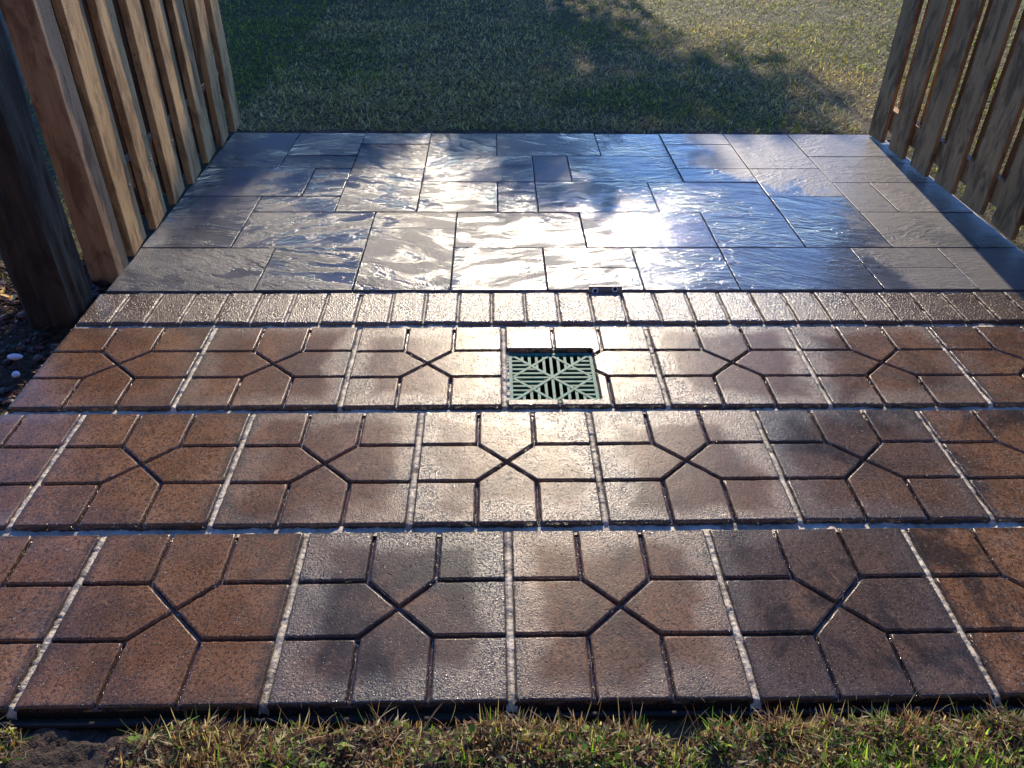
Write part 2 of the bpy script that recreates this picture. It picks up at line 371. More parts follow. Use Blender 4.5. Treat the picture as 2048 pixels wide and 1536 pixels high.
# ------------------------------------------------------------------ grooved tiles
PX, TW = .4145, .4035
rows = [(.008, .4025), (.425, .811), (.834, 1.216)]
variants = {}
sandsV = []       # x, y0, y1, width
rowname = ['row beside the turf', 'middle row', 'row next to the bricks']
for r, (y0, y1) in enumerate(rows):
    D = y1-y0; yc = (y0+y1)/2; xs = []
    if r == 1:
        xs.append((-1.2435+PX/4, 'halfleft'))
        xs += [(-1.2435+PX/2+PX*(i+.5), '') for i in range(7)]
    else: xs += [(-1.2435+PX*(i+.5), '') for i in range(7 if r == 0 else 8)]
    nvis = 0
    for i, (x, sp) in enumerate(xs):
        if r == 2 and abs(x-PX/2) < .01: sp = 'drain'
        key = (r, sp or (i*2+r) % 5)
        if key not in variants:
            cells = tile_cells(TW, D)
            if sp == 'halfleft': cells = [([(a+PX/4-.0, b) for a, b in p], k) for p, k in cells]; cells = clipcells(cells, -1, 0, PX/4-.004, 'o'); cells = [([(a, b) for a, b in p], k) for p, k in cells]
            if sp == 'halfleft':
                cells = clipcells([([(a-PX/4, b) for a, b in p], k) for p, k in tile_cells(TW, D)], -1, 0, PX/4-.006, 'o')
            if sp == 'drain':
                lx = .245-x; ly1 = 1.096-yc; ly0 = .862-yc
                right = clipcells(cells, -1, 0, -lx, 's'); left = clipcells(cells, 1, 0, lx, 's')
                # edges of the cut opening are outer arrises; where top and right pieces meet they are seams
                topp = clipcells(left, 0, -1, -ly1, 'o'); bot = clipcells(left, 0, 1, ly0, 'o')
                rt = clipcells(right, 0, -1, -ly1, 's'); rr = clipcells(right, 0, 1, ly1, 's'); rm = clipcells(rr, 0, -1, -ly0, 's'); rb = clipcells(rr, 0, 1, ly0, 's')
                fix = []
                for p, k in rm:
                    k = ['o' if (q == 's' and abs(p[e][0]-lx) < 1e-5 and abs(p[(e+1) % len(p)][0]-lx) < 1e-5) else q for e, q in enumerate(k)]
                    fix.append((p, k))
                cells = topp+bot+rt+fix+rb
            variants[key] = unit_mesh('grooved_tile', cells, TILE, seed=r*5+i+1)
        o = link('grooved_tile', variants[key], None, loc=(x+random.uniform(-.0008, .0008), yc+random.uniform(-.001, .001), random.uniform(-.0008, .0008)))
        o.rotation_euler = (random.uniform(-.005, .005), random.uniform(-.005, .005), random.uniform(-.005, .005))
        # tone (0 orange-brown .. 1 dark purple-brown), rim frost, wetness
        tone = [[0, .15, .85, .45, 1., .1, .2], [.15, .05, .25, .35, .4, .75, .35, .2], [0, .05, .15, .2, .35, .3, .3, .2]][r][i]
        fr = [[.3, .3, .9, .6, .35, .2, .2], [.7, .3, .55, 1, .8, .5, .5, .2], [.4, .6, .8, 1, .9, .7, .5, .4]][r][i]
        wt = [[.2, .1, 0, 0, .3, .8, .5], [0, 0, .1, .3, .2, .5, .9, .5], [0, 0, .2, 0, .1, .3, .6, .6]][r][i]
        o.color = (tone, fr, wt, 1)
        look = 'dark purplish brown' if tone > .7 else 'orange brown' if tone < .12 else 'mid brown'
        lab = f'{look} grooved tile, {ORD[i]} from the left in the {rowname[r]}'
        if sp == 'halfleft': lab = 'half-width brown grooved tile at the left end of the middle tile row'
        if sp == 'drain': lab = 'brown grooved tile with a square corner cut out around the green drain grate'
        tag(o, lab, 'paving tile', 'grooved brown paving tiles')
    jx = [(-1.2435+PX*(i+(.5 if r == 1 else 1))) for i in range(7)]
    for x in jx: sandsV.append((x, y0-.006, y1+.006, .0145))

# ------------------------------------------------------------------ border bricks
BP = .1008
nb = 29; bx0 = -1.2435
OFF_B = {'o': [0, .0004, .0018, .004, .0075]}; Z_B = [-.0085, -.006, -.0026, -.0008, 0]
by0, by1 = 1.243, 1.421
bmv = []
for s in range(4):
    a, b = (BP-.0055)/2, (by1-by0)/2
    bmv.append(unit_mesh('border_brick', [([(-a, -b), (a, -b), (a, b), (-a, b)], ['o']*4)], BRICK, OFF_B, Z_B, .05, 40+s, .0014, .008))
for i in range(nb):
    x = bx0+BP*(i+.5)
    o = link('border_brick', bmv[i % 4], None, loc=(x, (by0+by1)/2+random.uniform(-.0015, .0015), random.uniform(-.0015, .001)))
    o.rotation_euler = (random.uniform(-.006, .006), random.uniform(-.006, .006), random.uniform(-.006, .006))
    t = [.5, .65, .6, .5, .35, .3, .25, .12][i] if i < 8 else (min(.95, .3+.1*(i-19)) if i > 19 else .05); o.color = (t, .5, 0, 1)
    look = 'dark wet' if i > 22 else ('grey brown' if i < 8 else 'pale glinting')
    tag(o, f'{look} gritty brick, {ORD[i]} from the left end of the border strip', 'brick', 'bricks of the border strip')
    if i: sandsV.append((bx0+BP*i, by0-.002, by1+.004, .0085))

# ------------------------------------------------------------------ slate slabs
SX0, SY0, SM = -1.2295, 1.4345, .1524
SL = [(0,2,7,10),(2,4,8,10),(2,4,7,8),(4,6,9,10),(4,6,7,9),(6,8,8,10),(0,3,5,7),(3,4,5,7),(4,6,4,7),(0,2,3,5),(2,4,4,5),(0,2,2,3),(2,5,2,4),(5,7,3,4),(5,7,0,3),
      (0,3,0,2),(3,5,0,2),(6,9,6,8),(9,10,6,8),(10,13,6,8),(8,11,8,10),(11,13,8,10),(13,15,9,10),(13,15,7,9),(13,15,6,7),(15,17,7,10),(15,17,5,7),(17,20,8,10),
      (17,20,6,8),(17,18,4,6),(18,20,4,6),(6,8,4,6),(8,9,4,6),(9,12,4,6),(12,15,4,6),(15,17,2,5),(13,15,2,4),(7,10,2,4),(10,13,2,4),(7,9,0,2),(9,11,1,2),(9,11,0,1),
      (11,13,0,2),(13,16,0,2),(17,19,2,4),(19,20,2,4),(16,18,1,2),(16,18,0,1),(18,20,0,2)]
chk = np.zeros((20, 10), int)
for a, b, c, e in SL: chk[a:b, c:e] += 1
if (chk != 1).any(): print('SLATE COVER', np.argwhere(chk != 1).tolist())
OFF_S = {'o': [0, .0002, .0006, .0012, .0024]}; Z_S = [-.005, -.0024, -.001, -.0003, 0]
smesh = {}
# wetness by slab: the middle is under water, the far right and far left are dry
def wetness(x, y):
    w = .95
    if x > 1.05: w = .95-(x-1.05)*2.1 - max(0, y-2.1)*.25
    if x > .75 and y > 2.2: w = min(w, .95-(y-2.2)*.6-(x-.75)*.8)
    if x < -.45: w = min(w, .95-(-.45-x)*.75)
    if y > 2.65: w = min(w, .72)
    return max(.05, w)
byrow = {}
for s in SL: byrow.setdefault(s[2], []).append(s)
for s in SL:
    a, b, c, e = s; sz = (b-a, e-c)
    k = (sz, random.randint(0, 1))
    x1 = 1.80 if b == 20 else SX0+b*SM
    g = .0016
    w, h = x1-(SX0+a*SM)-2*g, (e-c)*SM-2*g
    kk = (round(w, 3), round(h, 3), k[1])
    if kk not in smesh:
        smesh[kk] = unit_mesh('slate_slab', [([(-w/2, -h/2), (w/2, -h/2), (w/2, h/2), (-w/2, h/2)], ['o']*4)], SLATE, OFF_S, Z_S, .04, 80+len(smesh), .0004, .02)
    cx, cy = SX0+a*SM+g+w/2, SY0+c*SM+g+h/2
    o = link('slate_slab', smesh[kk], None, loc=(cx, cy, random.uniform(-.0012, .0012)))
    o.rotation_euler = (random.uniform(-.003, .003), random.uniform(-.003, .003), random.uniform(-.0012, .0012))
    wt = wetness(cx, cy)
    if s == (9,10,6,8): wt = .05
    if s in ((13,15,2,4), (12,15,4,6), (15,17,2,5), (13,16,0,2)): wt = 1.
    glare = max(0, 1-abs(cx-.15)/.75)
    o.color = (wt, .25+.75*glare if s not in ((12,15,4,6), (13,15,2,4)) else .1, min(1, max(0, (cx-.8)*1.3)), 1)
    shape = {(1, 2): 'small upright', (2, 1): 'narrow', (2, 2): 'square', (3, 2): 'long', (2, 3): 'deep', (1, 1): 'tiny'}.get(sz, 'broad')
    n = sorted(byrow[c]).index(s)
    wl = 'glossy wet' if wt > .85 else ('dry grey' if wt < .4 else 'damp grey')
    rowtxt = 'row against the brick border' if c == 0 else f'row {ORD[c]} up from the bricks'
    tag(o, f'{wl} {shape} slate slab, {ORD[n]} from left in {rowtxt}', 'paving slab', 'slate slabs of the patio', 'thing')

# ------------------------------------------------------------------ joint sand: raised strips between units + the filled gaps between rows
def build_sand():
    V, F = [], []; base = 0
    def strip(x0, x1, y0, y1, zc, ze, step, seed):
        nonlocal base
        nx = max(4, int((x1-x0)/step)+1); ny = max(4, int((y1-y0)/step)+1)
        X, Y = np.meshgrid(np.linspace(x0, x1, nx), np.linspace(y0, y1, ny))
        Z = zc(X, Y); Z = Z + (vnoise(X, Y, 190, seed, 2)-.5)*.0045+(vnoise(X, Y, 34, seed+3, 3)-.5)*.009
        i = (np.arange(ny-1)[:, None]*nx+np.arange(nx-1)).ravel()
        V.append(np.stack([X.ravel(), Y.ravel(), Z.ravel()], 1)); F.append((np.stack([i, i+1, i+nx+1, i+nx], 1)+base).ravel()); base += nx*ny
    for n, (x, y0, y1, w) in enumerate(sandsV):
        zt = (-.0028 if w > .01 else -.0038)-random.uniform(0, .0025)
        if abs(x) < .02 and .8 < y0 < .9: pass
        def zc(X, Y, x=x, y0=y0, y1=y1, w=w, zt=zt):
            t = np.abs(X-x)/(w/2); e = np.minimum(Y-y0, y1-Y)
            return zt-.004*t**2-.014*np.clip(1-e/.012, 0, 1)**2
        strip(x-w/2-random.uniform(0, .0035), x+w/2+random.uniform(0, .0035), y0, y1, zc, 0, .0026, n)
    for n, (ya, yb) in enumerate([(.397, .430), (.806, .838), (1.212, 1.247), (1.417, 1.4385)]):
        z0 = [-.0135, -.0135, -.012, -.010][n]
        def zc(X, Y, ya=ya, yb=yb, z0=z0): return z0+.004*np.clip((ya+.012-Y)/.012, 0, 1)+(vnoise(X, Y*0+n, 9, 50+n, 3)-.5)*.006
        strip(-1.243, 1.82, ya, yb, zc, 0, .0045, 200+n)
    F = np.concatenate(F)
    return from_np('joint_sand', np.concatenate(V), F, np.full(len(F)//4, 4), SAND, True)
tag(link('joint_sand', build_sand(), None), 'pale sand filling the joints between the tiles and bricks', 'sand', None, 'stuff')

# ------------------------------------------------------------------ box helpers
def add_box(bm, x0, x1, y0, y1, z0, z1):
    vs_ = [bm.verts.new(p) for p in ((x0,y0,z0),(x1,y0,z0),(x1,y1,z0),(x0,y1,z0),(x0,y0,z1),(x1,y0,z1),(x1,y1,z1),(x0,y1,z1))]
    for f in ((0,3,2,1),(4,5,6,7),(0,1,5,4),(1,2,6,5),(2,3,7,6),(3,0,4,7)): bm.faces.new([vs_[i] for i in f])
    return vs_
def bm_obj(name, bm, mat, parent=None, loc=None, bevel=0.):
    if bevel: bmesh.ops.bevel(bm, geom=bm.edges[:], offset=bevel, segments=2, affect='EDGES', profile=.6)
    bmesh.ops.recalc_face_normals(bm, faces=bm.faces)
    me = bpy.data.meshes.new(name); bm.to_mesh(me); bm.free()
    return link(name, me, mat, parent, loc)
def board(name, cx, cy, w, th, z0, z1, mat, parent, seed=0, angle=0., lean=(0, 0)):
    """board whose width w runs along y (turned by angle), thickness th along x"""
    bm = bmesh.new(); nz = 26; rings = []; r = random.Random(seed)
    bow = r.uniform(-.006, .006); tw = r.uniform(-.03, .03); cut = r.uniform(-.006, .006)
    c = .0022
    prof = [(-th/2+c, -w/2), (th/2-c, -w/2), (th/2, -w/2+c), (th/2, w/2-c), (th/2-c, w/2), (-th/2+c, w/2), (-th/2, w/2-c), (-th/2, -w/2+c)]
    for k in range(nz+1):
        t = k/nz; z = z0+(z1-z0)*t; ring = []
        a = angle+tw*t
        for (px, py) in prof:
            j = noise.noise_vector(Vector((px*30+seed*7.3, py*30, z*9)))*.0012
            x, y = px+j.x, py+j.y; X = x*math.cos(a)-y*math.sin(a); Y = x*math.sin(a)+y*math.cos(a)
            zz = z+(cut*py/w if k == 0 else 0)
            ring.append(bm.verts.new((X+bow*math.sin(t*3)+lean[0]*t*(z1-z0), Y+lean[1]*t*(z1-z0), zz)))
        rings.append(ring)
    for k in range(nz):
        for i in range(8): bm.faces.new((rings[k][i], rings[k][(i+1) % 8], rings[k+1][(i+1) % 8], rings[k+1][i]))
    bm.faces.new(rings[0][::-1]); bm.faces.new(rings[-1])
    return bm_obj(name, bm, mat, parent, (cx, cy, 0))

# ------------------------------------------------------------------ fences
FL = empty('wooden_fence', (-1.22, 2.2, 0)); tag(FL, 'honey-brown board fence along the left side of the patio, boards lit by the sun', 'fence')
def par(o, p): o.parent = p; o.location = Vector(o.location)-Vector(p.location); return o
H = 1.75
FXL = -1.2265
o = board('end_post', -1.272, 1.582, .092, .092, -.03, H+.05, W_RED, None, 3); par(o, FL)
for k in range(7):
    par(board('picket', FXL-.013, 1.662+.2145*k+.076, .152, .026, .004+random.uniform(0, .01), H, W_WARM, None, 10+k, angle=.085, lean=(random.uniform(-.004, .002), random.uniform(-.004, .004))), FL)
    pk = FL.children[-1]
    for dy in (-.045, .04):
        bm = bmesh.new(); bmesh.ops.create_cone(bm, cap_ends=True, segments=10, radius1=.0042, radius2=.0036, depth=.003, matrix=Matrix.Translation((.0150, dy+random.uniform(-.004, .004), .205+random.uniform(-.012, .012))) @ Matrix.Rotation(R(90), 4, 'Y')); bm_obj('nail', bm, STEEL, pk)
for k in range(7):
    par(board('back_picket', FXL-.026-.040-.012, 1.658+.2145*k-.025, .150, .019, .01, H, W_SHADE, None, 30+k), FL)
for z in (.16, .85, 1.5):
    bm = bmesh.new(); add_box(bm, FXL-.0665, FXL-.0275, 1.63, 3.08, z, z+.088); par(bm_obj('rail', bm, W_RED, None, None, .002), FL)
FR = empty('wooden_fence', (1.76, 2.2, 0)); tag(FR, 'shaded grey board fence on the right with lawn showing through its gaps', 'fence')
def fxr(y): return 1.738+(2.94-y)*.046
ang = math.atan(.046)
NR = 10
for k in range(NR):
    y = 2.876-.2065*k
    if y < .9: break
    par(board('picket', fxr(y)+.0105, y, .134, .019, .006+random.uniform(0, .01), H, W_GREY, None, 60+k, angle=ang, lean=(random.uniform(-.003, .003), random.uniform(-.004, .004))), FR)
    if k < NR-1 and k >= 0: par(board('back_picket', fxr(y)+.072, y-.103+.016, .128, .019, .04+random.uniform(-.01, .02), H, W_RED, None, 90+k, angle=ang), FR)
for z in (.065, .85, 1.5):
    bm = bmesh.new(); vs_ = add_box(bm, -.019, .019, -1.05, 1.0, z, z+.088)
    o = bm_obj('rail', bm, W_GREY, None, (fxr(1.95)+.0415, 1.95, 0), .002); o.rotation_euler.z = ang; par(o, FR)

# near left post and board
bm = bmesh.new(); rings = []; npf = 44
for k in range(161):
    z = -.06+k*.0125; ring = []
    for i in range(npf):
        a = 2*math.pi*i/npf; ca, sa = math.cos(a), math.sin(a); rr_ = 1/((abs(ca)**7+abs(sa)**7)**(1/7.))
        x, y = .0725*rr_*ca, .080*rr_*sa
        n_ = noise.noise(Vector((x*38, y*38, z*3)))*.0065+noise.noise(Vector((x*110, y*110, z*9)))*.0035-max(0, .12-abs(noise.noise(Vector((x*22+5, y*22, z*1.2)))))*.045
        ring.append(bm.verts.new((x+ca*n_, y+sa*n_, z)))
    rings.append(ring)
for k in range(160):
    for i in range(npf): bm.faces.new((rings[k][i], rings[k][(i+1) % npf], rings[k+1][(i+1) % npf], rings[k+1][i]))
bm.faces.new(rings[-1])
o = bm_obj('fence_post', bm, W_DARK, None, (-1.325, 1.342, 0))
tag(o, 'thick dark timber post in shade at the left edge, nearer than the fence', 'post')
# drying crack in the post
o = board('gate_board', -1.462, 1.425, .03, .030, -.03, 1.7, W_RED, None, 5)
tag(o, 'narrow brown upright board just left of the thick dark post', 'board')
# pale stake seen between the posts
bm = bmesh.new(); z = 0
for k in range(4): add_box(bm, -.006+.0004*k, .006-.0004*k, -.004, .004, z, z+.027); z += .029
add_box(bm, -.004, .004, -.0028, .0028, -.05, .11); add_box(bm, -.008, .008, -.006, .006, .117, .124)
o = bm_obj('garden_stake', bm, PLASTW, None, (-1.375, 1.67, -.01)); tag(o, 'short pale jointed plastic stake between the dark post and fence post', 'stake')

# ------------------------------------------------------------------ drain
DR = empty('drain_grate', (.129, .976, -.0115)); tag(DR, 'square green drain grate with star pattern set into the cut tile', 'drain grate')
S = .1165
def bar(bm, x0, y0, x1, y1, w, z0=-.006, z1=0.):
    dx, dy = x1-x0, y1-y0; L = math.hypot(dx, dy); nx, ny = -dy/L*w/2, dx/L*w/2
    vs_ = [bm.verts.new(p) for zz in (z0, z1) for p in ((x0+nx, y0+ny, zz), (x0-nx, y0-ny, zz), (x1-nx, y1-ny, zz), (x1+nx, y1+ny, zz))]
    for f in ((0,1,2,3),(7,6,5,4),(0,4,5,1),(1,5,6,2),(2,6,7,3),(3,7,4,0)): bm.faces.new([vs_[i] for i in f])
bm = bmesh.new()
for x0, y0, x1, y1 in ((-S, -S+.005, S, -S+.005), (-S, S-.005, S, S-.005)): bar(bm, x0, y0, x1, y1, .010, -.010, .0)
for x in (-S+.005, S-.005): bar(bm, x, -S+.010, x, S-.010, .010, -.010, .0)
bm_obj('rim', bm, GREEN, DR, None, .0008)
bm = bmesh.new(); q = S-.009
for k in range(-5, 6):
    v = k*.0196
    if abs(v) > q: continue
    # slats run across the left and right sectors and along the near and far ones
    if abs(v) < q-.004:
        for sg in (-1, 1):
            bar(bm, sg*(abs(v)+.002 if k else .002), v, sg*q, v, .0075, -.006, -.0012)
            bar(bm, v, sg*(abs(v)+.002 if k else .002), v, sg*q, .0075, -.006, -.0016)
bm_obj('slats', bm, GREEN, DR)
bm = bmesh.new()
for sx_, sy_ in ((1, 1), (1, -1)): bar(bm, -q*sx_, -q*sy_, q*sx_, q*sy_, .008, -.0065, -.0004 if sy_ > 0 else -.0006)
for a, b in (((-q, 0), (0, q)), ((0, q), (q, 0)), ((q, 0), (0, -q)), ((0, -q), (-q, 0))): bar(bm, *a, *b, .0075, -.0062, -.0009)
bm_obj('star_ribs', bm, GREEN, DR)
bm = bmesh.new(); b_ = S-.004; d0 = -.16
ps = [(-b_, -b_), (b_, -b_), (b_, b_), (-b_, b_)]
tp = [bm.verts.new((x, y, -.0105)) for x, y in ps]; bt = [bm.verts.new((x, y, d0)) for x, y in ps]
for i in range(4): bm.faces.new((tp[i], tp[(i+1) % 4], bt[(i+1) % 4], bt[i]))
bm.faces.new(bt); bm_obj('basin', bm, PIT, DR)
# crumbled mortar beside the grate
def mortar():
    V, F = [], []; base = 0
    for (x0, x1, y0, y1, z0, z1, sd_) in ((.2445, .262, .855, 1.10, -.018, -.006, 5), (-.003, .0135, .86, 1.10, -.016, -.004, 9), (0.01, .248, 1.091, 1.105, -.016, -.012, 14), (.01, .25, .850, .862, -.017, -.014, 17)):
        nx, ny = max(5, int((x1-x0)/.0022)), max(5, int((y1-y0)/.0022)); X, Y = np.meshgrid(np.linspace(x0, x1, nx), np.linspace(y0, y1, ny))
        Z = z0+(z1-z0)*(vnoise(X, Y, 110, sd_, 2)); i = (np.arange(ny-1)[:, None]*nx+np.arange(nx-1)).ravel()
        V.append(np.stack([X.ravel(), Y.ravel(), Z.ravel()], 1)); F.append((np.stack([i, i+1, i+nx+1, i+nx], 1)+base).ravel()); base += nx*ny
    F = np.concatenate(F); return from_np('mortar', np.concatenate(V), F, np.full(len(F)//4, 4), SAND)
tag(link('mortar', mortar(), None), 'crumbly pale mortar packed around the edge of the green drain grate', 'mortar', None, 'stuff')

# ------------------------------------------------------------------ bracket with two rings
BK = empty('metal_bracket', (.322, 1.4285, .0)); tag(BK, 'small upright grey metal plate with two ringed holes between slate and border bricks', 'bracket')
bm = bmesh.new(); add_box(bm, -.052, .052, 0, .0035, -.015, .017); bm_obj('plate', bm, STEEL, BK, None, .0008)
def torus(name, R0, r0, loc, mat, parent, seg=20, sec=8):
    bm = bmesh.new(); rg = []
    for i in range(seg):
        a = 2*math.pi*i/seg; rg.append([bm.verts.new(((R0+r0*math.cos(2*math.pi*j/sec))*math.cos(a), (R0+r0*math.cos(2*math.pi*j/sec))*math.sin(a), r0*math.sin(2*math.pi*j/sec))) for j in range(sec)])
    for i in range(seg):
        for j in range(sec):
            f = bm.faces.new((rg[i][j], rg[(i+1) % seg][j], rg[(i+1) % seg][(j+1) % sec], rg[i][(j+1) % sec])); f.smooth = True
    return bm_obj(name, bm, mat, parent, loc)
for x, z in ((-.032, .002), (.030, .008)):
    o = torus('ring', .0082, .0026, (x, -.0022, z), RING, BK); o.rotation_euler = (R(80), 0, R(8))
    bm = bmesh.new(); bmesh.ops.create_cone(bm, cap_ends=True, segments=20, radius1=.0066, radius2=.0066, depth=.0012); o = bm_obj('hole', bm, PIT, BK, (x, -.0006, z)); o.rotation_euler = (R(90), 0, 0)

# ------------------------------------------------------------------ edging strip along the front
bm = bmesh.new(); pr = [(-.0015, -.06), (-.0015, -.019), (-.004, -.015), (-.009, -.0145), (-.0125, -.017), (-.013, -.022), (-.007, -.025), (-.0045, -.03), (-.0045, -.06)]
xsn = np.linspace(-1.5, 1.8, 70); prev = None
for x in xsn:
    wob = .0025*math.sin(x*3)+.0012*math.sin(x*11); ring = [bm.verts.new((x, py+wob-.001, pz)) for py, pz in pr]
    if prev:
        for i in range(len(pr)-1): f = bm.faces.new((prev[i], ring[i], ring[i+1], prev[i+1])); f.smooth = True
    prev = ring
tag(bm_obj('edging_strip', bm, BLACKP), 'thin black plastic edging between the front tiles and the turf', 'edging')

# ------------------------------------------------------------------ blades
def blades(px, py, pz, L, wd, lean, az, curl, col, seg=2):
    """ribbons bending towards az; arrays of equal length"""
    n = len(px); rows_ = []
    ca, sa = np.cos(az), np.sin(az)
    for k in range(seg+1):
        t = k/seg; ang_ = lean+curl*t
        # integrate roughly
        h = L*t*np.cos(lean+curl*t*.5); r = L*t*np.sin(lean+curl*t*.5); w = wd*(1-t**1.5*.92)*.5
        cx, cy, cz = px+r*ca, py+r*sa, pz+h
        rows_.append((np.stack([cx-sa*w, cy+ca*w, cz], 1), np.stack([cx+sa*w, cy-ca*w, cz], 1)))
    V = np.stack([q for pr_ in rows_ for q in pr_], 1)           # n, 2(seg+1), 3
    m = 2*(seg+1); base = (np.arange(n)*m)[:, None]
    F = np.concatenate([base+np.array([2*k, 2*k+1, 2*k+3, 2*k+2])[None] for k in range(seg)], 1)
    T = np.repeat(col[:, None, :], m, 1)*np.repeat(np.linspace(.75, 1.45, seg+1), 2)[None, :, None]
    return V.reshape(-1, 3), F.reshape(-1), T.reshape(-1, 3)
def join(parts):
    V, F, T = [], [], []; b = 0
    for v, f, t in parts: V.append(v); F.append(f+b); T.append(t); b += len(v)
    return np.concatenate(V), np.concatenate(F), np.concatenate(T)
def palette(n, cols, p, jit=.25):
    c = np.array(cols)[rng.choice(len(cols), n, p=p)]; return c*(1+(rng.random((n, 1))-.5)*2*jit)
STRAW = [(.50, .36, .13), (.34, .23, .085), (.70, .58, .31), (.13, .085, .04)]
GRN = [(.19, .22, .03), (.10, .13, .025), (.36, .36, .05), (.045, .07, .018)]
def lawn():
    P = []
    for (x0, x1, y0, y1, dens) in ((-1.7, 1.8, 3.0, 4.2, 10500), (-2.3, 2.3, 4.2, 5.6, 6500), (-3.2, 3.4, 5.6, 7.6, 3600), (1.86, 3.6, 1.6, 4.2, 7000), (2.3, 5.4, 3.9, 5.6, 5000), (3.4, 6., 5.6, 7.6, 3000), (-2.6, -1.7, 2.0, 4.2, 5000), (-1.75, -1.5, 1.5, 3.0, 8000), (-1.46, -1.33, 1.66, 3.0, 9000)):
        n = int((x1-x0)*(y1-y0)*dens); x = rng.uniform(x0, x1, n); y = rng.uniform(y0, y1, n)
        edge = vnoise(x, x*0, 9, 3, 3)*.09-.005
        keep = (y > 3.0+edge) | (x < -1.32) | (x > 1.84)
        pn = vnoise(x, y, 3.0, 7, 3); keep &= rng.random(n) < (.45+.9*np.clip(pn, 0, 1)); x, y, pn = x[keep], y[keep], pn[keep]; n = len(x)
        gp = vnoise(x, y, 1.1, 21, 3); green = np.clip((gp-.42)*4+(x > 1.2)*.22-(y < 3.5)*.25, .12, .8)
        green = np.where(x < -1.3, .95, green)
        isg = rng.random(n) < green
        col = np.where(isg[:, None], palette(n, GRN, [.35, .3, .2, .15]), palette(n, STRAW, [.4, .25, .2, .15]))
        L = rng.uniform(.014, .042, n)*(1+.0*y); far = np.clip((y-3)/4.5, 0, 1)
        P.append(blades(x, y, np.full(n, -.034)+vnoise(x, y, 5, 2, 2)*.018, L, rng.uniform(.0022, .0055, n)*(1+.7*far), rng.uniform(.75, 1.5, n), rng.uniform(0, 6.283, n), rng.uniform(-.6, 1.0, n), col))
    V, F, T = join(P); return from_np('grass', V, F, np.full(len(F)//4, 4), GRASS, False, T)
tag(link('grass', lawn(), None), 'short dry winter lawn beyond the slate and behind the right fence', 'lawn', None, 'stuff')

